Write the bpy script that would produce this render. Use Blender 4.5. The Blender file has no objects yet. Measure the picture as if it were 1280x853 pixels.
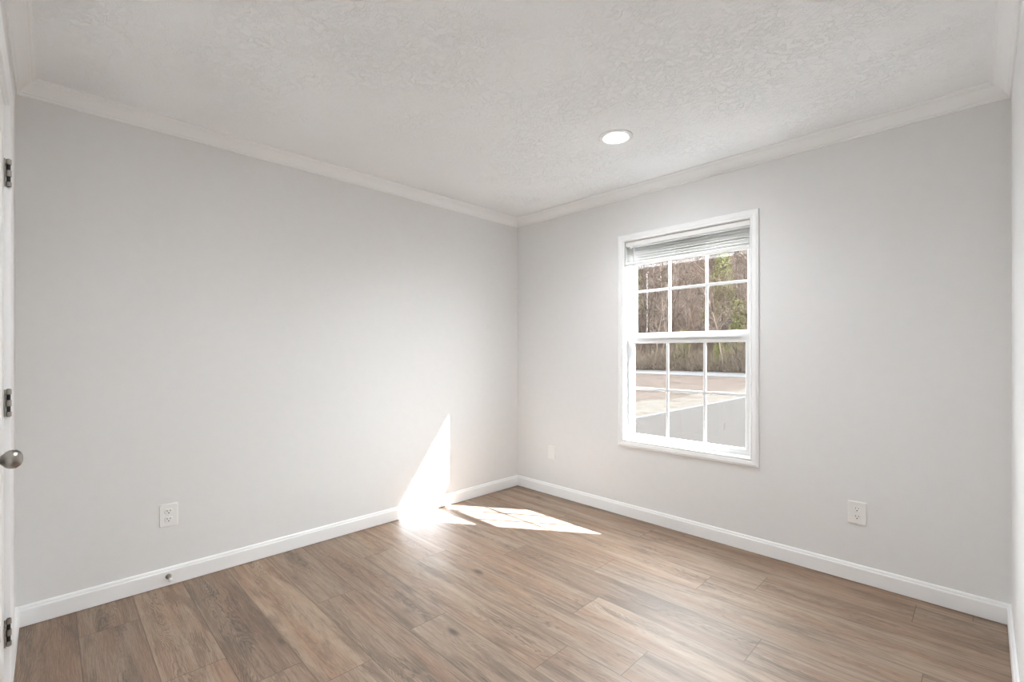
import bpy, bmesh, math, random
from mathutils import Vector, Matrix, Euler
S = bpy.context.scene
COL = S.collection
random.seed(7)

# ---------------------------------------------------------------- camera
CX, CY, CZ = 2.829, -2.868, 1.15
cam_d = bpy.data.cameras.new('camera')
cam = bpy.data.objects.new('camera', cam_d); COL.objects.link(cam)
cam.location = (CX, CY, CZ)
cam.rotation_euler = (math.radians(90), 0, math.radians(45.29))
cam_d.sensor_width = 36.0
cam_d.lens = 584.0 / 1280.0 * 36.0
cam_d.shift_y = 13.5 / 1280.0
cam_d.clip_start = 0.01
S.camera = cam

# ---------------------------------------------------------------- light
SUN_E = 50.0
SKY = 13.0
CAN_E = 122.0
CAN_W = 24.0
w = bpy.data.worlds.new('sky'); S.world = w; w.use_nodes = True
bg = w.node_tree.nodes['Background']
bg.inputs['Color'].default_value = (0.96, 0.99, 1.02, 1)
bg.inputs['Strength'].default_value = SKY
sd = bpy.data.lights.new('sun', 'SUN'); sd.energy = SUN_E; sd.angle = math.radians(0.6)
sd.color = (0.92, 0.99, 1.075)
sun = bpy.data.objects.new('sun', sd); COL.objects.link(sun)
sun.location = (14, 10, 14)
sun.rotation_euler = Vector((-1.449, -1.0, -1.40)).to_track_quat('-Z', 'Y').to_euler()
vs = S.view_settings
S.display_settings.display_device = 'sRGB'
vs.view_transform = 'Standard'; vs.look = 'None'; vs.gamma = 1.0; vs.use_curve_mapping = False
vs.exposure = 0.49
S.cycles.max_bounces = 24; S.cycles.diffuse_bounces = 16; S.cycles.glossy_bounces = 6
S.cycles.transparent_max_bounces = 24
S.cycles.caustics_reflective = False; S.cycles.caustics_refractive = False
S.cycles.sample_clamp_indirect = 12.0

# ---------------------------------------------------------------- room size
XR, YF, ZC = 2.91, -2.969, 2.286          # right wall, front wall, ceiling
OX0, OX1, OZ0, OZ1 = 1.052, 1.884, 0.535, 1.92   # window opening
DX0, DX1, DZ = 0.555, 1.215, 1.966        # door opening
WT = 0.12                                  # wall thickness
GZ = -0.75                                 # ground outside

# ---------------------------------------------------------------- materials
class NT:
    """small wrapper for building node trees"""
    def __init__(s, name):
        s.m = bpy.data.materials.new(name); s.m.use_nodes = True
        s.t = s.m.node_tree; s.n = s.t.nodes; s.l = s.t.links
        s.b = s.n.get('Principled BSDF')
    def node(s, typ, **kw):
        n = s.n.new(typ)
        for k, v in kw.items(): setattr(n, k, v)
        return n
    def link(s, a, b): s.l.new(a, b)
    def put(s, sock, v):
        if isinstance(v, (int, float)): sock.default_value = v
        elif isinstance(v, (tuple, list)):
            v = tuple(v)
            if len(v) == 3 and sock.type == 'RGBA': v = v + (1,)
            sock.default_value = v
        else: s.l.new(v, sock)
    def math(s, op, a, b=None, c=None, clamp=False):
        n = s.node('ShaderNodeMath', operation=op); n.use_clamp = clamp
        s.put(n.inputs[0], a)
        if b is not None: s.put(n.inputs[1], b)
        if c is not None: s.put(n.inputs[2], c)
        return n.outputs[0]
    def mix(s, f, a, b, bt='MIX'):
        n = s.node('ShaderNodeMix', data_type='RGBA', blend_type=bt)
        s.put(n.inputs[0], f); s.put(n.inputs[6], a); s.put(n.inputs[7], b)
        return n.outputs[2]
    def xyz(s, x, y, z):
        n = s.node('ShaderNodeCombineXYZ')
        for i, v in enumerate((x, y, z)): s.put(n.inputs[i], v)
        return n.outputs[0]
    def pos(s):
        g = s.node('ShaderNodeTexCoord')
        q = s.node('ShaderNodeSeparateXYZ'); s.link(g.outputs['Object'], q.inputs[0])
        return g.outputs['Object'], q.outputs[0], q.outputs[1], q.outputs[2]
    def noise(s, vec, scale, detail=3.0, rough=0.5, dist=0.0):
        n = s.node('ShaderNodeTexNoise'); s.put(n.inputs['Vector'], vec)
        n.inputs['Scale'].default_value = scale; n.inputs['Detail'].default_value = detail
        n.inputs['Roughness'].default_value = rough; n.inputs['Distortion'].default_value = dist
        return n.outputs[0]
    def ramp(s, v, stops, interp='LINEAR'):
        n = s.node('ShaderNodeValToRGB'); cr = n.color_ramp; cr.interpolation = interp
        while len(cr.elements) < len(stops): cr.elements.new(0.5)
        for e, (p, c) in zip(cr.elements, stops):
            e.position = p
            e.color = (c, c, c, 1) if isinstance(c, (int, float)) else tuple(c) + (1,)
        s.put(n.inputs[0], v)
        return n.outputs[0]
    def smooth(s, v, a, b, lo=0.0, hi=1.0):
        n = s.node('ShaderNodeMapRange', interpolation_type='SMOOTHSTEP')
        s.put(n.inputs[0], v)
        for i, q in enumerate((a, b, lo, hi)): n.inputs[i + 1].default_value = q
        return n.outputs[0]
    def bump(s, h, strength, dist):
        n = s.node('ShaderNodeBump'); n.inputs['Strength'].default_value = strength
        n.inputs['Distance'].default_value = dist
        s.put(n.inputs['Height'], h); s.link(n.outputs[0], s.b.inputs['Normal'])
    def base(s, col, rough, spec=0.5, metal=0.0):
        s.put(s.b.inputs['Base Color'], col); s.put(s.b.inputs['Roughness'], rough)
        s.b.inputs['Specular IOR Level'].default_value = spec
        s.b.inputs['Metallic'].default_value = metal
        return s

def simple(name, col, rough=0.5, spec=0.4, metal=0.0, vary=0.03, scale=30.0):
    n = NT(name); o, x, y, z = n.pos()
    v = n.noise(o, scale, 2.0)
    k = n.math('MULTIPLY_ADD', v, vary * 2, 1.0 - vary)
    vm = n.node('ShaderNodeVectorMath', operation='SCALE')
    vm.inputs[0].default_value = col; n.put(vm.inputs['Scale'], k)
    n.base(vm.outputs[0], rough, spec, metal)
    return n.m

def wall_mat():
    n = NT('wall_paint'); o, x, y, z = n.pos()
    a = n.noise(o, 160.0, 3.0, 0.6); b = n.noise(o, 22.0, 3.0)
    n.base(n.mix(n.smooth(b, 0.3, 0.7), (0.778, 0.780, 0.779), (0.788, 0.790, 0.789)), 0.62, 0.25)
    n.bump(n.math('ADD', n.math('MULTIPLY', a, 0.5), b), 0.10, 0.0015)
    return n.m
def ceiling_mat():
    n = NT('textured_ceiling_paint'); o, x, y, z = n.pos()
    wv = n.node('ShaderNodeTexNoise'); n.link(o, wv.inputs['Vector']); wv.inputs['Scale'].default_value = 9.0
    add = n.node('ShaderNodeVectorMath', operation='MULTIPLY_ADD')
    n.link(wv.outputs[1], add.inputs[0]); add.inputs[1].default_value = (0.055, 0.055, 0.0); n.link(o, add.inputs[2])
    st = n.node('ShaderNodeMapping'); st.inputs['Scale'].default_value = (1.0, 1.2, 1.0); n.link(add.outputs[0], st.inputs[0])
    a = n.noise(st.outputs[0], 27.0, 5.0, 0.62, 0.4)
    ridge = n.math('ABSOLUTE', n.math('SUBTRACT', a, 0.5))
    ridge = n.smooth(ridge, 0.0, 0.055, 0.0, 1.0)            # thin trowel creases
    patch = n.smooth(n.noise(o, 3.2, 3.0), 0.36, 0.62)
    fine = n.noise(o, 95.0, 3.0, 0.6)
    fl = n.math('MULTIPLY_ADD', ridge, 0.60, n.math('MULTIPLY', fine, 0.75))
    h = n.math('MULTIPLY', fl, n.math('MULTIPLY_ADD', patch, 0.65, 0.35))
    n.base((0.93, 0.945, 0.955), 0.8, 0.15)
    n.bump(h, 0.66, 0.005)
    return n.m
def floor_mat():
    PW, PL = 0.194, 1.288
    n = NT('oak_plank_floor'); o, x, y, z = n.pos()
    rf = n.math('DIVIDE', n.math('SUBTRACT', n.math('MULTIPLY', y, -1.0), 0.069), PW)
    row = n.math('FLOOR', rf); fr = n.math('FRACT', n.math('ADD', rf, 8.0))
    offs = [0.22, 0.037, 0.764, 0.56, 0.10, 0.915, 0.27, 0.634, 0.395, 1.159, 0.688, 1.22, 1.05, 0.826, 0.273, 0.95, 0.6]
    N = len(offs)
    off = n.math('MULTIPLY', n.ramp(n.math('DIVIDE', n.math('ADD', row, 1.5), float(N)),
                 [(i / N, v / PL) for i, v in enumerate(offs)], 'CONSTANT'), PL)
    xf = n.math('DIVIDE', n.math('SUBTRACT', x, off), PL)
    colm = n.math('FLOOR', xf); fx = n.math('FRACT', n.math('ADD', xf, 8.0))
    wn = n.node('ShaderNodeTexWhiteNoise', noise_dimensions='2D'); n.link(n.xyz(row, colm, 0.0), wn.inputs['Vector'])
    sp = n.node('ShaderNodeSeparateColor'); n.link(wn.outputs['Color'], sp.inputs[0])
    r1, r2, r3 = sp.outputs[0], sp.outputs[1], sp.outputs[2]
    seed = n.math('MULTIPLY', r1, 40.0)
    yl = n.math('MULTIPLY', n.math('SUBTRACT', fr, 0.5), PW)          # metres across the plank
    xl = n.math('ADD', n.math('MULTIPLY', fx, PL), n.math('MULTIPLY', r2, 23.0))
    # cathedral figure: parabolic contours bent by noise
    wob = n.noise(n.xyz(n.math('MULTIPLY', xl, 2.2), n.math('MULTIPLY', yl, 11.0), seed), 1.0, 4.0, 0.55)
    ctr = n.math('MULTIPLY', n.math('SUBTRACT', n.noise(n.xyz(n.math('MULTIPLY', xl, 0.9), 0.0, seed), 1.0, 1.0), 0.5), 0.16)
    yc = n.math('SUBTRACT', yl, ctr)
    sgn = n.math('MULTIPLY_ADD', n.math('GREATER_THAN', r3, 0.5), 2.0, -1.0)
    f = n.math('ADD', n.math('MULTIPLY', n.math('MULTIPLY', yc, yc), 900.0), n.math('MULTIPLY', n.math('MULTIPLY', xl, 7.0), sgn))
    f = n.math('MULTIPLY_ADD', wob, 9.0, f)
    ring = n.math('MULTIPLY_ADD', n.math('SINE', n.math('MULTIPLY', f, 9.5)), 0.5, 0.5)
    ring = n.math('POWER', ring, 3.0)
    soft = n.math('MULTIPLY_ADD', n.math('SINE', n.math('MULTIPLY', f, 2.1)), 0.5, 0.5)
    zone = n.smooth(n.noise(n.xyz(n.math('MULTIPLY', xl, 1.5), n.math('MULTIPLY', yl, 12.0), n.math('ADD', seed, 9.0)), 1.0, 2.0), 0.40, 0.62)
    fig = n.math('MULTIPLY', ring, n.math('MULTIPLY_ADD', zone, 0.8, 0.2))
    fine = n.noise(n.xyz(n.math('MULTIPLY', xl, 9.0), n.math('MULTIPLY', yl, 420.0), seed), 1.0, 4.0, 0.6)
    band = n.noise(n.xyz(n.math('MULTIPLY', xl, 1.6), n.math('MULTIPLY', yl, 34.0), n.math('ADD', seed, 3.0)), 1.0, 4.0, 0.6, 0.4)
    tone = n.noise(n.xyz(n.math('MULTIPLY', xl, 1.3), n.math('MULTIPLY', yl, 9.0), n.math('ADD', seed, 5.0)), 1.0, 3.0)
    # colours
    cloud = n.noise(n.xyz(n.math('MULTIPLY', xl, 2.6), n.math('MULTIPLY', yl, 15.0), n.math('ADD', seed, 29.0)), 1.0, 5.0, 0.62, 0.5)
    c = n.mix(n.smooth(tone, 0.38, 0.62), (0.265, 0.165, 0.107), (0.300, 0.216, 0.152))
    c = n.mix(n.math('MULTIPLY', n.smooth(band, 0.50, 0.70), 0.50), c, (0.125, 0.078, 0.050))
    c = n.mix(n.math('MULTIPLY', n.smooth(band, 0.48, 0.30), 0.50), c, (0.400, 0.300, 0.216))
    c = n.mix(n.math('MULTIPLY', n.smooth(cloud, 0.50, 0.66), 0.60), c, (0.118, 0.080, 0.055))
    c = n.mix(n.math('MULTIPLY', n.math('MULTIPLY', soft, zone), 0.22), c, (0.110, 0.072, 0.048))
    c = n.mix(n.math('MULTIPLY', fig, n.math('MULTIPLY_ADD', n.smooth(cloud, 0.38, 0.58), 0.52, 0.18)), c, (0.070, 0.043, 0.028))
    hair = n.noise(n.xyz(n.math('MULTIPLY', xl, 16.0), n.math('MULTIPLY', yl, 900.0), n.math('ADD', seed, 41.0)), 1.0, 2.0, 0.5)
    c = n.mix(n.math('MULTIPLY', n.smooth(fine, 0.46, 0.66), 0.45), c, (0.110, 0.070, 0.046))
    c = n.mix(n.math('MULTIPLY', n.smooth(hair, 0.56, 0.70), 0.40), c, (0.075, 0.048, 0.032))
    c = n.mix(n.math('MULTIPLY', n.smooth(hair, 0.42, 0.30), 0.30), c, (0.47, 0.37, 0.28))
    # knots and short dark splits
    vo = n.node('ShaderNodeTexVoronoi', voronoi_dimensions='3D', feature='F1')
    n.link(n.xyz(n.math('MULTIPLY', xl, 2.3), n.math('MULTIPLY', n.math('ADD', yl, n.math('MULTIPLY', n.math('SUBTRACT', wob, 0.5), 0.02)), 5.5), seed), vo.inputs['Vector']); vo.inputs['Scale'].default_value = 1.0
    vs_ = n.node('ShaderNodeSeparateColor'); n.link(vo.outputs['Color'], vs_.inputs[0])
    has = n.math('GREATER_THAN', vs_.outputs[0], 0.72)
    kn = n.math('MULTIPLY', n.smooth(n.math('ADD', vo.outputs['Distance'], n.math('MULTIPLY', n.math('SUBTRACT', fine, 0.5), 0.14)), 0.13, 0.02), has)
    kh = n.math('MULTIPLY', n.smooth(vo.outputs['Distance'], 0.38, 0.06), has)
    c = n.mix(n.math('MULTIPLY', kh, 0.38), c, (0.19, 0.125, 0.085))
    c = n.mix(n.math('MULTIPLY', kn, 0.85), c, (0.045, 0.03, 0.022))
    spl = n.noise(n.xyz(n.math('MULTIPLY', xl, 5.0), n.math('MULTIPLY', yl, 95.0), n.math('ADD', seed, 17.0)), 1.0, 2.0)
    c = n.mix(n.math('MULTIPLY', n.smooth(spl, 0.70, 0.76), 0.75), c, (0.07, 0.045, 0.032))
    # plank to plank variation
    val = n.math('MULTIPLY_ADD', r3, 0.34, 0.93)
    vm = n.node('ShaderNodeVectorMath', operation='SCALE'); n.link(c, vm.inputs[0]); n.link(val, vm.inputs['Scale'])
    c = n.mix(n.math('MULTIPLY', r1, 0.35), vm.outputs[0], n.mix(1.0, vm.outputs[0], (0.93, 1.0, 1.10), 'MULTIPLY'))
    # seams
    ey = n.math('MULTIPLY', n.math('MINIMUM', fr, n.math('SUBTRACT', 1.0, fr)), PW)
    ex = n.math('MULTIPLY', n.math('MINIMUM', fx, n.math('SUBTRACT', 1.0, fx)), PL)
    e = n.math('MINIMUM', ey, ex)
    seam = n.smooth(e, 0.0022, 0.0007)
    c = n.mix(n.math('MULTIPLY', seam, 0.72), c, (0.085, 0.055, 0.038))
    rg = n.math('MULTIPLY_ADD', fine, 0.14, 0.48)
    n.base(c, rg, 0.8)
    n.b.inputs['Coat Weight'].default_value = 0.05; n.b.inputs['Coat Roughness'].default_value = 0.24
    h = n.math('SUBTRACT', n.math('MULTIPLY', fine, -0.12), seam)
    n.bump(h, 0.22, 0.0012)
    return n.m
def glass_mat():
    n = NT('window_glass'); n.n.remove(n.b)
    t = n.node('ShaderNodeBsdfTransparent'); t.inputs[0].default_value = (0.965, 0.975, 0.97, 1)
    g = n.node('ShaderNodeBsdfGlossy'); g.inputs['Roughness'].default_value = 0.0
    fz = n.node('ShaderNodeFresnel'); fz.inputs[0].default_value = 1.5
    ge = n.node('ShaderNodeNewGeometry')           # reflect at the outer faces only: the ray passes straight through
    mx = n.node('ShaderNodeMixShader')
    n.link(n.math('MULTIPLY', n.math('MULTIPLY', fz.outputs[0], 1.8), n.math('SUBTRACT', 1.0, ge.outputs['Backfacing'])), mx.inputs[0])
    n.link(t.outputs[0], mx.inputs[1]); n.link(g.outputs[0], mx.inputs[2])
    n.link(mx.outputs[0], n.n['Material Output'].inputs[0])
    return n.m
def emit_mat(name, col, e):
    n = NT(name); o, x, y, z = n.pos()
    n.base((0.8, 0.8, 0.8), 0.4)
    n.put(n.b.inputs['Emission Color'], col); n.b.inputs['Emission Strength'].default_value = e
    return n.m
def ground_mat(name, a, b, scale, c=None, cs=1.0):
    n = NT(name); o, x, y, z = n.pos()
    k = n.smooth(n.noise(o, scale, 6.0, 0.7), 0.32, 0.68)
    col = n.mix(k, a, b)
    if c: col = n.mix(n.smooth(n.noise(o, cs, 4.0, 0.6), 0.50, 0.66), col, c)
    n.base(col, 0.95, 0.05)
    return n.m

M = {}
M['wall'] = wall_mat(); M['ceiling'] = ceiling_mat(); M['floor'] = floor_mat(); M['glass'] = glass_mat()
M['trim'] = simple('white_trim_paint', (0.893, 0.903, 0.908), 0.38, 0.45, vary=0.008)
M['vinyl'] = simple('white_vinyl', (0.70, 0.70, 0.697), 0.35, 0.5, vary=0.008)
M['door'] = simple('white_door_paint', (0.89, 0.89, 0.88), 0.42, 0.4, vary=0.008)
M['nickel'] = simple('satin_nickel', (0.38, 0.36, 0.33), 0.32, 0.5, 1.0, vary=0.05)
M['dark_metal'] = simple('shadowed_pin_metal', (0.035, 0.033, 0.03), 0.5, 0.4, 0.3)
M['plastic'] = simple('white_plastic', (0.84, 0.84, 0.825), 0.35, 0.5, vary=0.008)
M['slot'] = simple('dark_slot', (0.025, 0.024, 0.022), 0.6, 0.2)
M['rubber'] = simple('white_rubber', (0.80, 0.80, 0.79), 0.6, 0.3)
M['slat'] = simple('white_blind_slat', (0.82, 0.82, 0.81), 0.45, 0.4, vary=0.01)
M['cord'] = simple('white_cord', (0.83, 0.83, 0.82), 0.7, 0.2)
M['lens'] = emit_mat('lit_light_lens', (0.955, 0.985, 1.0), CAN_E)
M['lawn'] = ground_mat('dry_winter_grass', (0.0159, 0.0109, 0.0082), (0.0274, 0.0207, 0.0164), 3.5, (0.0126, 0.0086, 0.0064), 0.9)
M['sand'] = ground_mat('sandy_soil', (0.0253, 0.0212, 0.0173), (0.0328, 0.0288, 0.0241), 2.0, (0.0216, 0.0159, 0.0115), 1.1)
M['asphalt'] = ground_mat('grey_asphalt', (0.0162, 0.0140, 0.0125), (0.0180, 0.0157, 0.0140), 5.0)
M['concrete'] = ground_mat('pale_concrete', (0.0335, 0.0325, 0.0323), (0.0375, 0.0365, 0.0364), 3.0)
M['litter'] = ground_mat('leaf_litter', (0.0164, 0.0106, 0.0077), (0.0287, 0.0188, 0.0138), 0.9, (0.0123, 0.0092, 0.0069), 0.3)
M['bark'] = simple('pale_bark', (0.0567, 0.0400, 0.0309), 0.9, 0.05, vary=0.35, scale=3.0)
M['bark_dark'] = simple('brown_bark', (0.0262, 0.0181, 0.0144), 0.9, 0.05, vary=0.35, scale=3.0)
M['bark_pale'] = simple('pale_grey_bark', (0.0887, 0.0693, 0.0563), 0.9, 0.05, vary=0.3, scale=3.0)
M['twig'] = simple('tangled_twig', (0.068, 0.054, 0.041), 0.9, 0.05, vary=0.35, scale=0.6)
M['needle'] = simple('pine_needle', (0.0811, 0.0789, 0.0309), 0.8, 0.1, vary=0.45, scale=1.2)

# ---------------------------------------------------------------- mesh helpers
def link(name, bm, mat, parent=None, smooth=False):
    bmesh.ops.recalc_face_normals(bm, faces=bm.faces)
    me = bpy.data.meshes.new(name); bm.to_mesh(me); bm.free()
    me.materials.append(mat)
    if smooth:
        for p in me.polygons: p.use_smooth = True
    o = bpy.data.objects.new(name, me); COL.objects.link(o)
    if parent: o.parent = parent
    return o
def empty(name, loc=(0, 0, 0), rz=0.0):
    o = bpy.data.objects.new(name, None); COL.objects.link(o)
    o.location = loc; o.rotation_euler = (0, 0, rz); o.empty_display_size = 0.05
    return o
def struct(o, label=None, cat=None):
    o['kind'] = 'structure'
    if label: o['label'] = label
    if cat: o['category'] = cat
    return o
def tag(o, label, cat, group=None, kind=None):
    o['label'] = label; o['category'] = cat
    if group: o['group'] = group
    if kind: o['kind'] = kind
    return o
def copy_tree(o, parent=None):
    c = o.copy(); COL.objects.link(c); c.parent = parent
    for ch in list(o.children): copy_tree(ch, c)
    return c
def box(bm, x0, x1, y0, y1, z0, z1, bev=0.0, seg=2):
    vs_ = [bm.verts.new((x, y, z)) for x in (x0, x1) for y in (y0, y1) for z in (z0, z1)]
    fs = [bm.faces.new([vs_[i] for i in q]) for q in ((0, 1, 3, 2), (4, 6, 7, 5), (0, 4, 5, 1), (2, 3, 7, 6), (0, 2, 6, 4), (1, 5, 7, 3))]
    if bev:
        es = list({e for f in fs for e in f.edges})
        bmesh.ops.bevel(bm, geom=es, offset=bev, segments=seg, profile=0.5, affect='EDGES')
def Bx(*a, **k):
    bm = bmesh.new(); box(bm, *a, **k); return bm
def lathe(bm, prof, n=32, axis='z', org=(0, 0, 0)):
    """prof: (radius, height) along axis"""
    o = Vector(org); rings = []
    def P(r, h, a):
        c, s = r * math.cos(a), r * math.sin(a)
        return o + (Vector((c, s, h)) if axis == 'z' else Vector((c, h, s)) if axis == 'y' else Vector((h, c, s)))
    for r, h in prof:
        if r < 1e-6: rings.append([bm.verts.new(P(0, h, 0))])
        else: rings.append([bm.verts.new(P(r, h, 2 * math.pi * i / n)) for i in range(n)])
    for a, b in zip(rings, rings[1:]):
        for i in range(n):
            j = (i + 1) % n
            if len(a) == 1 and len(b) == 1: continue
            if len(a) == 1: bm.faces.new((a[0], b[i], b[j]))
            elif len(b) == 1: bm.faces.new((a[i], b[0], a[j]))
            else: bm.faces.new((a[i], b[i], b[j], a[j]))
    for r in (rings[0], rings[-1]):
        if len(r) > 2: bm.faces.new(r)
def run(bm, prof, p0, p1, nrm, m0=1, m1=1):
    """extrude a wall-moulding profile [(out, z)] from p0 to p1; m=1 mitres into an inside corner"""
    a, b, nv = Vector(p0).to_3d(), Vector(p1).to_3d(), Vector(nrm).to_3d()
    d = (b - a).normalized()
    A = [bm.verts.new(a + nv * o + d * (o * m0) + Vector((0, 0, z))) for o, z in prof]
    B = [bm.verts.new(b + nv * o - d * (o * m1) + Vector((0, 0, z))) for o, z in prof]
    n = len(prof)
    for i in range(n):
        j = (i + 1) % n; bm.faces.new((A[i], A[j], B[j], B[i]))
    bm.faces.new(A); bm.faces.new(B)
def frame(bm, x0, x1, z0, z1, prof, yw, sy, sides='LTRB'):
    """casing around an opening: prof = [(out from the opening, proud of the wall)]; yw wall plane, sy direction proud"""
    def P(cx, cz, w, t):
        return Vector((x0 - w if cx == 0 else x1 + w, yw + sy * t, z0 - w if cz == 0 else z1 + w))
    cs = {'L': ((0, 0), (0, 1)), 'T': ((0, 1), (1, 1)), 'R': ((1, 1), (1, 0)), 'B': ((1, 0), (0, 0))}
    for s in sides:
        (a, b), (c, d) = cs[s]
        def Q(cx, cz, w, t):
            p = P(cx, cz, w, t)
            if cz == 0 and 'B' not in sides: p.z = z0
            return p
        A = [bm.verts.new(Q(a, b, w_, t)) for w_, t in prof]; B = [bm.verts.new(Q(c, d, w_, t)) for w_, t in prof]
        n = len(prof)
        for i in range(n):
            j = (i + 1) % n; bm.faces.new((A[i], A[j], B[j], B[i]))
        if 'B' not in sides:
            if b == 0: bm.faces.new(A)
            if d == 0: bm.faces.new(B)
    bmesh.ops.remove_doubles(bm, verts=bm.verts, dist=1e-6)
def slab_hole(x0, x1, y0, y1, z0, z1, hx0, hx1, hz0, hz1):
    bm = bmesh.new()
    box(bm, x0, hx0, y0, y1, z0, z1); box(bm, hx1, x1, y0, y1, z0, z1)
    box(bm, hx0, hx1, y0, y1, hz1, z1)
    if hz0 > z0: box(bm, hx0, hx1, y0, y1, z0, hz0)
    return bm

# ---------------------------------------------------------------- room shell
struct(link('floor', Bx(-WT, XR + WT, YF - WT, WT, -0.12, 0.0), M['floor']), 'brown oak plank floor with sunlight by the corner', 'floor')
struct(link('ceiling', Bx(-WT, XR + WT, YF - WT, WT, ZC, ZC + 0.12), M['ceiling']), 'white trowel-textured ceiling', 'ceiling')
struct(link('wall_left', Bx(-WT, 0, YF - WT, WT, 0, ZC), M['wall']), 'long light grey wall with the patch of sunlight', 'wall')
struct(link('wall_back', slab_hole(0, XR, 0, WT, 0, ZC, OX0, OX1, OZ0, OZ1), M['wall']), 'light grey wall with the window', 'wall')
struct(link('wall_right', Bx(XR, XR + WT, YF - WT, WT, 0, ZC), M['wall']), 'sliver of light grey wall at the right edge', 'wall')
struct(link('wall_front', slab_hole(0, XR, YF - WT, YF, 0, ZC, DX0 - 0.018, DX1 + 0.018, 0, DZ + 0.018), M['wall']), 'light grey wall around the white door at the left edge', 'wall')

crown = [(0, -0.067), (0.006, -0.067), (0.009, -0.064), (0.009, -0.058), (0.014, -0.055), (0.017, -0.049), (0.023, -0.040), (0.031, -0.031),
         (0.040, -0.023), (0.046, -0.019), (0.048, -0.014), (0.053, -0.013), (0.056, -0.009), (0.060, -0.007), (0.060, 0), (0, 0)]
crown = [(o, z + ZC) for o, z in crown]
base = [(0, 0.003), (0.012, 0.003), (0.012, 0.070), (0.0105, 0.074), (0.0085, 0.076), (0.0085, 0.081), (0.006, 0.087), (0.004, 0.089), (0, 0.089)]
runs = [('left', (0, YF), (0, 0), (1, 0)), ('back', (0, 0), (XR, 0), (0, -1)), ('right', (XR, 0), (XR, YF), (-1, 0)), ('front', (XR, YF), (0, YF), (0, 1))]
for i, (nm, a, b, nv) in enumerate(runs):
    bm = bmesh.new(); run(bm, crown, a, b, nv)
    struct(link('trim_%d' % (i + 1), bm, M['trim']), 'white crown moulding above the %s wall' % nm, 'crown moulding')
    if nm != 'front':
        bm = bmesh.new(); run(bm, base, a, b, nv)
        struct(link('baseboard_' + nm, bm, M['trim']), 'white baseboard along the %s wall' % nm, 'baseboard')
CW = 0.057
bm = bmesh.new()
run(bm, base, (XR, YF), (DX1 + CW + 0.005, YF), (0, 1), 1, 0); run(bm, base, (DX0 - CW - 0.005, YF), (0, YF), (0, 1), 0, 1)
struct(link('baseboard_front', bm, M['trim']), 'white baseboard beside the door', 'baseboard')

# ---------------------------------------------------------------- door
door = struct(empty('door_1', (0, 0, 0)), 'white panelled door at the left edge with round knob', 'door')
jb = bmesh.new()
box(jb, DX0 - 0.018, DX0, YF - WT, YF, 0, DZ); box(jb, DX1, DX1 + 0.018, YF - WT, YF, 0, DZ)
box(jb, DX0 - 0.018, DX1 + 0.018, YF - WT, YF, DZ, DZ + 0.018)
box(jb, DX0, DX0 + 0.012, YF - 0.075, YF - 0.042, 0, DZ); box(jb, DX1 - 0.012, DX1, YF - 0.075, YF - 0.042, 0, DZ)
box(jb, DX0 + 0.012, DX1 - 0.012, YF - 0.075, YF - 0.042, DZ - 0.012, DZ)
link('jamb', jb, M['trim'], door)
cas = bmesh.new()
frame(cas, DX0 - 0.005, DX1 + 0.005, 0, DZ + 0.005, [(0, 0), (0, 0.008), (0.004, 0.0105), (0.010, 0.009), (0.030, 0.0115), (0.046, 0.014), (0.053, 0.013), (CW, 0.009), (CW, 0)], YF, 1, 'LTR')
link('casing', cas, M['trim'], door)
def panel_door(x0, x1, z0, z1, yf, th):
    bm = bmesh.new()
    w_ = x1 - x0; st = 0.10; mid = 0.09
    xs = [x0, x0 + st, x0 + (w_ - mid) / 2, x0 + (w_ + mid) / 2, x1 - st, x1]
    zs = [z0, z0 + 0.20, z0 + 0.76, z0 + 0.92, z0 + 1.42, z0 + 1.52, z1 - 0.12, z1]
    for i in range(5):
        for j in range(7):
            a0, a1, b0, b1 = xs[i], xs[i + 1], zs[j], zs[j + 1]
            if i in (1, 3) and j in (1, 3, 5):
                rings = [(0, 0), (0.012, 0.007), (0.022, 0.007), (0.045, 0.002)]
                prev = None
                for ins, dep in rings:
                    q = [bm.verts.new(p) for p in ((a0 + ins, yf - dep, b0 + ins), (a1 - ins, yf - dep, b0 + ins), (a1 - ins, yf - dep, b1 - ins), (a0 + ins, yf - dep, b1 - ins))]
                    if prev:
                        for k in range(4): bm.faces.new((prev[k], prev[(k + 1) % 4], q[(k + 1) % 4], q[k]))
                    prev = q
                bm.faces.new(prev)
            else:
                bm.faces.new([bm.verts.new(p) for p in ((a0, yf, b0), (a1, yf, b0), (a1, yf, b1), (a0, yf, b1))])
    bmesh.ops.remove_doubles(bm, verts=bm.verts, dist=1e-5)
    yb = yf - th
    B = [bm.verts.new(p) for p in ((x0, yb, z0), (x1, yb, z0), (x1, yb, z1), (x0, yb, z1))]
    bm.faces.new(B)
    es = [e for e in bm.edges if e.is_boundary and all(abs(v.co.y - yf) < 1e-6 for v in e.verts)]
    r = bmesh.ops.extrude_edge_only(bm, edges=es)
    for v in [g for g in r['geom'] if isinstance(g, bmesh.types.BMVert)]: v.co.y = yb
    return bm
slab = link('door_slab', panel_door(DX0 + 0.004, DX1 - 0.003, 0.008, DZ - 0.003, YF - 0.006, 0.034), M['door'], door)
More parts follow.
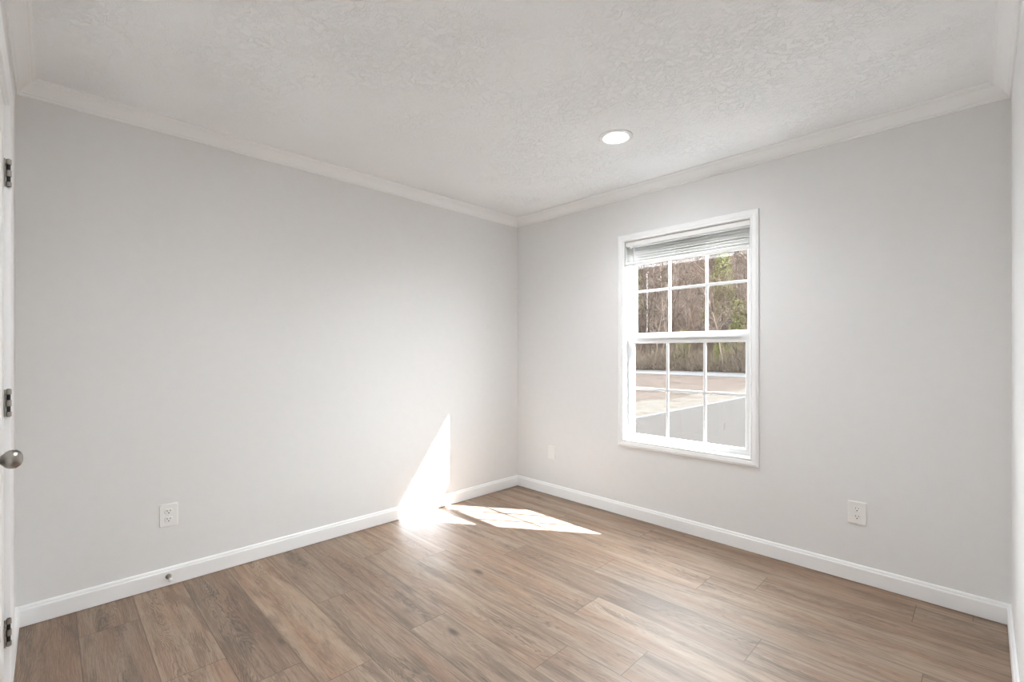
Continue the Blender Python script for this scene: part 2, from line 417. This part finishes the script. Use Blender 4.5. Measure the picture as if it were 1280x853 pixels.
for zc in (1.742, 0.981, 0.221):
    hb = bmesh.new(); hy = YF + 0.0050; hx = DX0 + 0.0015
    for a, b in ((-0.0445, -0.030), (-0.011, 0.009), (0.028, 0.0445)):
        lathe(hb, [(0.0, a), (0.0068, a), (0.0068, b), (0.0, b)], 16, 'z', (hx, hy, zc))
    box(hb, hx - 0.016, hx - 0.0045, YF + 0.0005, YF + 0.0025, zc - 0.0445, zc + 0.0445)
    box(hb, hx + 0.0045, hx + 0.012, YF - 0.0055, YF - 0.0020, zc - 0.0445, zc + 0.0445)
    h = link('hinge', hb, M['nickel'], door)
    pb = bmesh.new(); lathe(pb, [(0, -0.046), (0.0045, -0.046), (0.0045, 0.046), (0, 0.046)], 12, 'z', (hx, hy, zc))
    p_ = link('hinge_pin', pb, M['dark_metal'], h); p_['label'] = 'dark pin and gaps of the hinge'
kb = bmesh.new(); KX, KZ = 1.145, 0.885; ky = YF - 0.006
lathe(kb, [(0, 0), (0.031, 0), (0.031, 0.003), (0.027, 0.007), (0.013, 0.010), (0.010, 0.014), (0.010, 0.022), (0.014, 0.026),
           (0.0195, 0.031), (0.0225, 0.037), (0.0232, 0.043), (0.0218, 0.050), (0.017, 0.056), (0.009, 0.0595), (0, 0.0605)], 40, 'y', (KX, ky, KZ))
k_ = link('door_knob', kb, M['nickel'], door, True); k_['label'] = 'satin nickel door knob'

# ---------------------------------------------------------------- window
win = struct(empty('window_1', (0, 0, 0)), 'white double hung window with grilles and a raised blind', 'window')
cb = bmesh.new()
frame(cb, OX0, OX1, OZ0, OZ1, [(0, 0), (0, 0.011), (0.003, 0.013), (0.009, 0.0105), (0.013, 0.0105), (0.017, 0.013), (0.033, 0.0150), (0.037, 0.0125), (0.042, 0.0125), (0.0455, 0.009), (0.0455, 0)], 0, -1)
link('casing', cb, M['trim'], win)
jb = bmesh.new()   # fixed frame of the window, behind the drywall return
frame(jb, OX0 + 0.020, OX1 - 0.020, OZ0 + 0.020, OZ1 - 0.020, [(0, 0), (0, 0.064), (0.0201, 0.064), (0.0201, 0)], 0.046, 1)
link('frame', jb, M['vinyl'], win)
rb = bmesh.new()   # thin liner boards on the reveals
frame(rb, OX0 + 0.004, OX1 - 0.004, OZ0 + 0.004, OZ1 - 0.004, [(0, 0), (0, 0.048), (0.0041, 0.048), (0.0041, 0)], -0.002, 1)
link('reveal_liner', rb, M['vinyl'], win)
def sash(y0, y1, ox0, ox1, z0, z1, gx0, gx1, gz0, gz1, lip):
    bm = bmesh.new(); ym = (y0 + y1) / 2
    for s, (a, b, c, d) in enumerate(((ox0, gx0, z0, z1), (gx1, ox1, z0, z1), (gx0, gx1, z0, gz0), (gx0, gx1, gz1, z1))):
        box(bm, a, b, y0, y1, c, d)
    # glazing bead: sloped inner rim
    frame(bm, gx0 + 0.006, gx1 - 0.006, gz0 + 0.006, gz1 - 0.006, [(0, 0.004), (0.006, 0.010), (0.0062, -0.004), (0, -0.004)], ym, -1)
    if lip: box(bm, ox0 + 0.05, ox1 - 0.05, y0 - 0.010, y0, z1 - 0.012, z1 - 0.004)
    s_ = link('sash', bm, M['vinyl'], win)
    link('pane', Bx(gx0, gx1, ym - 0.002, ym + 0.002, gz0, gz1), M['glass'], s_)
    mw = 0.009
    for t in (1, 2):
        xm = gx0 + (gx1 - gx0) * t / 3
        link('muntin', Bx(xm - mw, xm + mw, ym - 0.0045, ym + 0.0045, gz0, gz1, bev=0.002, seg=1), M['vinyl'], s_)
    zm = (gz0 + gz1) / 2
    link('muntin', Bx(gx0, gx1, ym - 0.0042, ym + 0.0042, zm - mw, zm + mw, bev=0.002, seg=1), M['vinyl'], s_)
    return s_
G0, G1 = 1.095, 1.843
sash(0.049, 0.076, 1.070, 1.866, 0.543, 1.252, G0, G1, 0.572, 1.214, True)
sash(0.079, 0.106, 1.070, 1.866, 1.232, 1.902, G0, G1, 1.276, 1.872, False)

# ---------------------------------------------------------------- recessed light
LX, LY = 1.460, -0.740
can = tag(empty('recessed_light', (LX, LY, ZC)), 'round white recessed light glowing in the ceiling near the window', 'ceiling light')
LY2 = YF - LY                                # added fill light: unseen mirrored copy of the can, just above the frame
tb = bmesh.new()
lathe(tb, [(0.0575, -0.0015), (0.0600, -0.005), (0.070, -0.0075), (0.080, -0.0065), (0.0875, -0.003), (0.0875, 0.0), (0.0575, 0.0), (0.0575, -0.0015)], 64)
link('trim_ring', tb, M['trim'], can, True)
lb = bmesh.new(); lathe(lb, [(0, -0.0035), (0.040, -0.0032), (0.0570, -0.0022), (0.0570, -0.0004), (0, -0.0004)], 64)
l_ = link('lens', lb, M['lens'], can); l_['label'] = 'glowing white lens'
sl_ = bpy.data.lights.new('bulb', 'SPOT'); sl_.energy = CAN_W; sl_.spot_size = math.radians(155); sl_.spot_blend = 1.0
sl_.shadow_soft_size = 0.055; sl_.color = (0.94, 0.985, 1.02)
so = bpy.data.objects.new('bulb', sl_); COL.objects.link(so); so.parent = can; so.location = (0, 0, -0.0625)
fill_can = copy_tree(can); fill_can.location = (LX, LY2, ZC)
fill_can['label'] = 'added fill light copied from the recessed light, unseen above the frame'

# ---------------------------------------------------------------- wall outlets
def rounded_plate(w_, h_, t, bev):
    bm = bmesh.new(); box(bm, -w_ / 2, w_ / 2, -t, 0, -h_ / 2, h_ / 2)
    es = [e for e in bm.edges if abs(e.verts[0].co.y - e.verts[1].co.y) > 1e-5]
    bmesh.ops.bevel(bm, geom=es, offset=0.003, segments=2, affect='EDGES')
    es = [e for e in bm.edges if all(abs(v.co.y + t) < 1e-5 for v in e.verts)]
    bmesh.ops.bevel(bm, geom=es, offset=bev, segments=3, affect='EDGES')
    return bm
def make_outlet(label):
    r = tag(empty('wall_outlet'), label, 'electrical outlet', 'duplex outlets low on the walls')
    link('faceplate', rounded_plate(0.080, 0.1145, 0.0065, 0.0045), M['plastic'], r)
    for s in (-1, 1):
        zc = s * 0.0195
        bm = bmesh.new(); n = 36; rr = 0.0172; pts = []
        for i in range(n):
            a = 2 * math.pi * i / n
            pts.append((rr * math.cos(a), max(-0.0135, min(0.0135, rr * math.sin(a))) + zc))
        A = [bm.verts.new((x, -0.0060, z)) for x, z in pts]; B = [bm.verts.new((x * 0.96, -0.0082, zc + (z - zc) * 0.96)) for x, z in pts]
        for i in range(n): bm.faces.new((A[i], A[(i + 1) % n], B[(i + 1) % n], B[i]))
        bm.faces.new(B); bm.faces.new(A)
        rc = link('receptacle', bm, M['plastic'], r)
        for sx, hh in ((-1, 0.0042), (1, 0.0034)):
            sl = link('slot', Bx(sx * 0.0064 - 0.0011, sx * 0.0064 + 0.0011, -0.0085, -0.0078, zc + 0.0035 - hh, zc + 0.0035 + hh), M['slot'], rc); sl['label'] = 'dark slot'
        gb = bmesh.new(); lathe(gb, [(0, -0.0086), (0.0027, -0.0086), (0.0027, -0.0078), (0, -0.0078)], 16, 'y', (0, 0, zc - 0.0075))
        gh = link('ground_hole', gb, M['slot'], rc); gh['label'] = 'dark round ground hole'
    sb = bmesh.new(); lathe(sb, [(0, -0.0078), (0.0022, -0.0076), (0.0030, -0.0066), (0.0030, -0.006), (0, -0.006)], 16, 'y')
    link('screw', sb, M['plastic'], r)
    return r
o1 = make_outlet('white duplex outlet low on the wall right of the window'); o1.location = (2.384, 0, 0.346)
o2 = copy_tree(o1); o2.location = (0, -2.451, 0.345); o2.rotation_euler = (0, 0, math.radians(90))
o2['label'] = 'white duplex outlet on the long wall above the door stop'
wp = tag(empty('wall_plate', (0.388, 0, 0.341)), 'small white wall plate near the room corner, left of the window', 'wall plate')
link('faceplate', rounded_plate(0.078, 0.108, 0.0065, 0.0045), M['plastic'], wp)
ib = bmesh.new(); box(ib, -0.0165, 0.0165, -0.0082, -0.006, -0.033, 0.033, bev=0.0008, seg=1)
link('insert', ib, M['plastic'], wp)
for s in (-1, 1):
    sb = bmesh.new(); lathe(sb, [(0, -0.0076), (0.0028, -0.0072), (0.0028, -0.006), (0, -0.006)], 14, 'y', (0, 0, s * 0.0415)); link('screw', sb, M['plastic'], wp)

# ---------------------------------------------------------------- door stop
ds = tag(empty('door_stop', (0.012, -2.453, 0.047)), 'small metal door stop with white tip on the left baseboard', 'door stop')
b_ = bmesh.new(); lathe(b_, [(0, 0), (0.0125, 0), (0.0125, 0.003), (0.010, 0.008), (0.0065, 0.012), (0, 0.012)], 24, 'x'); f_ = link('base_flange', b_, M['nickel'], ds, False)
b_ = bmesh.new(); lathe(b_, [(0, 0.010), (0.0048, 0.010), (0.0048, 0.050), (0, 0.050)], 16, 'x'); link('rod', b_, M['nickel'], ds)
b_ = bmesh.new(); lathe(b_, [(0, 0.046), (0.0075, 0.046), (0.0085, 0.050), (0.0085, 0.060), (0.006, 0.064), (0, 0.065)], 20, 'x'); t_ = link('tip', b_, M['rubber'], ds); t_['label'] = 'white rubber tip'

# ---------------------------------------------------------------- mini blind
bl = tag(empty('mini_blind', (0, 0, 0)), 'raised white mini blind at the top of the window', 'window blind')
BX0, BX1 = OX0 + 0.007, OX1 - 0.007
hb = bmesh.new()
box(hb, BX0, BX1, 0.006, 0.034, 1.884, 1.915, bev=0.002)
link('headrail', hb, M['slat'], bl)
rng = random.Random(3)
zz = 1.869
NS = 24
for i in range(NS):
    bm = bmesh.new(); n = 6; w2 = 0.0125
    tilt = rng.uniform(-0.05, 0.05) + 0.02
    sag = rng.uniform(-0.0012, 0.0012)
    rows = []
    for k in range(n + 1):
        u = -1 + 2 * k / n; yy = 0.020 + u * w2; cz = zz + 0.0022 * (1 - u * u) + u * w2 * tilt
        rows.append([bm.verts.new((x, yy, cz + d + (sag if x == BX1 - 0.003 else 0))) for x in (BX0 + 0.003, BX1 - 0.003) for d in (0, 0.0007)])
    for a, b in zip(rows, rows[1:]):
        bm.faces.new((a[0], a[2], b[2], b[0])); bm.faces.new((a[1], b[1], b[3], a[3]))
        bm.faces.new((a[0], b[0], b[1], a[1])); bm.faces.new((a[2], a[3], b[3], b[2]))
    bm.faces.new(rows[0]); bm.faces.new(rows[-1])
    link('slat', bm, M['slat'], bl)
    zz -= (0.0034, 0.0036, 0.0034, 0.0066)[i % 4]
bb = bmesh.new(); box(bb, BX0 + 0.002, BX1 - 0.002, 0.008, 0.032, 1.747, 1.768, bev=0.003); link('bottom_rail', bb, M['slat'], bl)
for xx in (1.135, 1.425, 1.70):
    for yy in (0.0055, 0.0345):
        bm = bmesh.new(); lathe(bm, [(0, 1.768), (0.0011, 1.768), (0.0011, 1.886), (0, 1.886)], 6, 'z', (xx, yy, 0)); link('ladder_cord', bm, M['cord'], bl)
bm = bmesh.new(); lathe(bm, [(0, 1.245), (0.0036, 1.247), (0.0040, 1.26), (0.0036, 1.28), (0.0034, 1.86), (0.0030, 1.884), (0, 1.886)], 8, 'z', (1.128, 0.0005, 0)); link('tilt_wand', bm, M['vinyl'], bl)

# ---------------------------------------------------------------- outside
def poly(name, pts, z0, z1, mat):
    bm = bmesh.new()
    A = [bm.verts.new((x, y, z1)) for x, y in pts]; B = [bm.verts.new((x, y, z0)) for x, y in pts]
    bm.faces.new(A); bm.faces.new(B)
    for i in range(len(A)):
        j = (i + 1) % len(A); bm.faces.new((A[i], A[j], B[j], B[i]))
    return link(name, bm, mat)
def rag(x, y0, y1, amp, n, rng):
    return [(x + rng.uniform(-amp, amp), y0 + (y1 - y0) * i / n) for i in range(n + 1)]
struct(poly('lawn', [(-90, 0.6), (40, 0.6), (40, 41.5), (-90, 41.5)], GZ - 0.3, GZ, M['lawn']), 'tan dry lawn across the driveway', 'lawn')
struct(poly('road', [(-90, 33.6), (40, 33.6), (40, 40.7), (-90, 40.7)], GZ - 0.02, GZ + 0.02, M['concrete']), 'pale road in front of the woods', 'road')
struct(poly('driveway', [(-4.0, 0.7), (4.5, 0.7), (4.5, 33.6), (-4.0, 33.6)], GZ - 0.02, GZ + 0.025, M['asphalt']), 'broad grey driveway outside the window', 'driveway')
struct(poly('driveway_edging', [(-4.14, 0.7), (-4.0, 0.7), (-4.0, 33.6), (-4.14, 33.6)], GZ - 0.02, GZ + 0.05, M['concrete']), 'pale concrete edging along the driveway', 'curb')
rg_ = random.Random(5)
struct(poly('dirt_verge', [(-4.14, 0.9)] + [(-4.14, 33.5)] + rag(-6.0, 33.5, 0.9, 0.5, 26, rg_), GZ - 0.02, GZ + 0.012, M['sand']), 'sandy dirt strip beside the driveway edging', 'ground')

# wooded slope
bm = bmesh.new(); NX, NY = 60, 26; g = []
hr = random.Random(11)
for j in range(NY + 1):
    yy = 40.7 + (j / NY) ** 1.3 * 60
    rowv = []
    for i in range(NX + 1):
        xx = -95 + 140 * i / NX
        h = GZ + 0.02 + max(0, yy - 46) * 0.62 + (hr.uniform(-0.25, 0.25) if j > 2 else 0) + (1.0 * math.sin(xx * 0.13) if j > 8 else 0)
        rowv.append(bm.verts.new((xx, yy, h)))
    g.append(rowv)
for j in range(NY):
    for i in range(NX): bm.faces.new((g[j][i], g[j][i + 1], g[j + 1][i + 1], g[j + 1][i]))
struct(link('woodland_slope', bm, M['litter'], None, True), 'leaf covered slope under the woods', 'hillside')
def slope_z(y): return GZ + max(0, y - 46) * 0.62

class Tubes:
    def __init__(s): s.v = []; s.f = []
    def seg(s, pts, rad, n=4):
        base_ = None
        for i, (p, r) in enumerate(zip(pts, rad)):
            d = (pts[min(i + 1, len(pts) - 1)] - pts[max(i - 1, 0)]).normalized()
            a = d.cross(Vector((0.31, 0.77, 0.2))).normalized(); b = d.cross(a)
            k = len(s.v)
            for q in range(n):
                an = 2 * math.pi * q / n; s.v.append(p + a * (r * math.cos(an)) + b * (r * math.sin(an)))
            if base_ is not None:
                for q in range(n): s.f.append((base_ + q, base_ + (q + 1) % n, k + (q + 1) % n, k + q))
            base_ = k
    def mesh(s, name, mat):
        me = bpy.data.meshes.new(name); me.from_pydata([tuple(v) for v in s.v], [], s.f); me.materials.append(mat); me.update(); return me
def branch(T, rng, p, d, L, r, depth):
    n = 4; pts = [p.copy()]; q = p.copy(); dd = d.copy()
    for i in range(n):
        dd = (dd + Vector((rng.gauss(0, .13), rng.gauss(0, .13), rng.gauss(0.06, .08)))).normalized()
        q = q + dd * (L / n); pts.append(q.copy())
    T.seg(pts, [r * (1 - 0.75 * i / n) for i in range(n + 1)], 5 if depth == 0 else 3)
    if depth >= 3: return
    kids = (17, 8, 5)[depth]
    for k in range(kids):
        t = rng.uniform(0.30 if depth == 0 else 0.2, 1.0); i = min(int(t * n), n - 1)
        pp = pts[i].lerp(pts[i + 1], t * n - i)
        ax = (pts[i + 1] - pts[i]).normalized()
        sd_ = ax.orthogonal().normalized(); sd_.rotate(Matrix.Rotation(rng.uniform(0, 6.28), 3, ax))
        nd = (ax * rng.uniform(0.45, 1.0) + sd_ * rng.uniform(0.6, 1.0)).normalized()
        branch(T, rng, pp, nd, L * (rng.uniform(0.17, 0.27) if depth == 0 else rng.uniform(0.30, 0.48)) * (1.15 - 0.4 * t), max(r * 0.36, 0.009), depth + 1)
trees = []
for k in range(7):
    rng = random.Random(100 + k); T = Tubes(); H = rng.uniform(8.5, 13)
    branch(T, rng, Vector((0, 0, -0.3)), Vector((rng.gauss(0, .05), rng.gauss(0, .05), 1)).normalized(), H, rng.uniform(0.06, 0.11), 0)
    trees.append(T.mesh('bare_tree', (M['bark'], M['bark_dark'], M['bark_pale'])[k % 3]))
rng = random.Random(21)
spots = []
for k in range(6000):
    x = rng.uniform(-48, 6); y = 42.6 + 19 * rng.random() ** 1.5
    if all((x - a) ** 2 + (y - b) ** 2 > 1.75 ** 2 for a, b in spots): spots.append((x, y))
    if len(spots) >= 210: break
for k, (x, y) in enumerate(spots):
    o = bpy.data.objects.new('bare_tree', trees[k % 7]); COL.objects.link(o)
    o.location = (x, y, slope_z(y)); o.rotation_euler = (0, 0, rng.uniform(0, 6.28)); s = rng.uniform(0.8, 1.2); o.scale = (s, s, s)
    tag(o, 'slender leafless tree in the woods beyond the road', 'tree', 'bare trees in the woods beyond the road')
# pines
def pine_mesh(seed, H):
    rng = random.Random(seed); V = []; Fc = []
    for k in range(420):
        z = H * rng.uniform(0.30, 1.0); R = (1.02 - z / H) * H * 0.26 + 0.25
        a = rng.uniform(0, 6.28); rr = R * math.sqrt(rng.uniform(0.08, 1)); c = Vector((rr * math.cos(a), rr * math.sin(a), z - 0.18 * rr))
        for q in range(9):
            d = Vector((rng.gauss(0, 1), rng.gauss(0, 1), rng.gauss(0.3, 0.7))).normalized(); s_ = d.orthogonal().normalized() * rng.uniform(0.018, 0.04)
            L = rng.uniform(0.22, 0.5); b0 = len(V)
            V += [c - s_, c + s_, c + d * L]; Fc.append((b0, b0 + 1, b0 + 2))
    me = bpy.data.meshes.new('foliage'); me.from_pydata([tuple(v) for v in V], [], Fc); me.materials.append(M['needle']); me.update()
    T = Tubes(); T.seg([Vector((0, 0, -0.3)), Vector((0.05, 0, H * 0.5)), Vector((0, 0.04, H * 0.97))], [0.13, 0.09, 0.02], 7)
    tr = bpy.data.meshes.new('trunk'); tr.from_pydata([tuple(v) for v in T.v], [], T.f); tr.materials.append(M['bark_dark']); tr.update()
    return me, tr
pm = [pine_mesh(1, 9.5), pine_mesh(2, 7.0), pine_mesh(3, 4.0)]
for x, y, k, s in ((-17.5, 50, 0, 1.15), (-14.2, 46, 1, 1.0), (-19.4, 44.5, 2, 1.0), (-15.2, 43.2, 2, 0.75), (-30, 52, 0, 1.2), (-6, 49, 0, 1.1), (-36, 45, 1, 1.1), (0, 46, 1, 1.0)):
    r = tag(empty('pine_tree', (x, y, slope_z(y))), 'green pine among the bare trees beyond the road', 'tree', 'pines in the woods'); r.scale = (s, s, s)
    f_ = bpy.data.objects.new('foliage', pm[k][0]); t_ = bpy.data.objects.new('trunk', pm[k][1])
    for q in (f_, t_): COL.objects.link(q); q.parent = r
# thicket at the edge of the woods
rng = random.Random(31); V = []; Fc = []
for k in range(34000):
    x = rng.uniform(-52, 10); y = rng.uniform(41.3, 44.0) if k % 3 else rng.uniform(44, 52)
    hmax = 2.4 + 0.7 * math.sin(x * 0.9) + 0.5 * math.sin(x * 2.3 + 1)
    z0 = slope_z(y) + hmax * rng.random() ** 1.2 * 0.8; d = Vector((rng.gauss(0, 0.5), rng.gauss(0, 0.5), rng.uniform(0.3, 1))).normalized() * rng.uniform(0.5, 1.3)
    p = Vector((x, y, z0)); s_ = d.orthogonal().normalized(); s_.rotate(Matrix.Rotation(rng.uniform(0, 6.28), 3, d.normalized())); s_ *= rng.uniform(0.005, 0.016)
    b0 = len(V); V += [p - s_, p + s_, p + d + s_ * 0.3, p + d - s_ * 0.3]; Fc.append((b0, b0 + 1, b0 + 2, b0 + 3))
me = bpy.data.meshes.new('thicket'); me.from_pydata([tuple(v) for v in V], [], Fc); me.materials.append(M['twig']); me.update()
th = bpy.data.objects.new('thicket', me); COL.objects.link(th)
tag(th, 'dense grey-brown brush along the edge of the woods', 'brush', None, 'stuff')
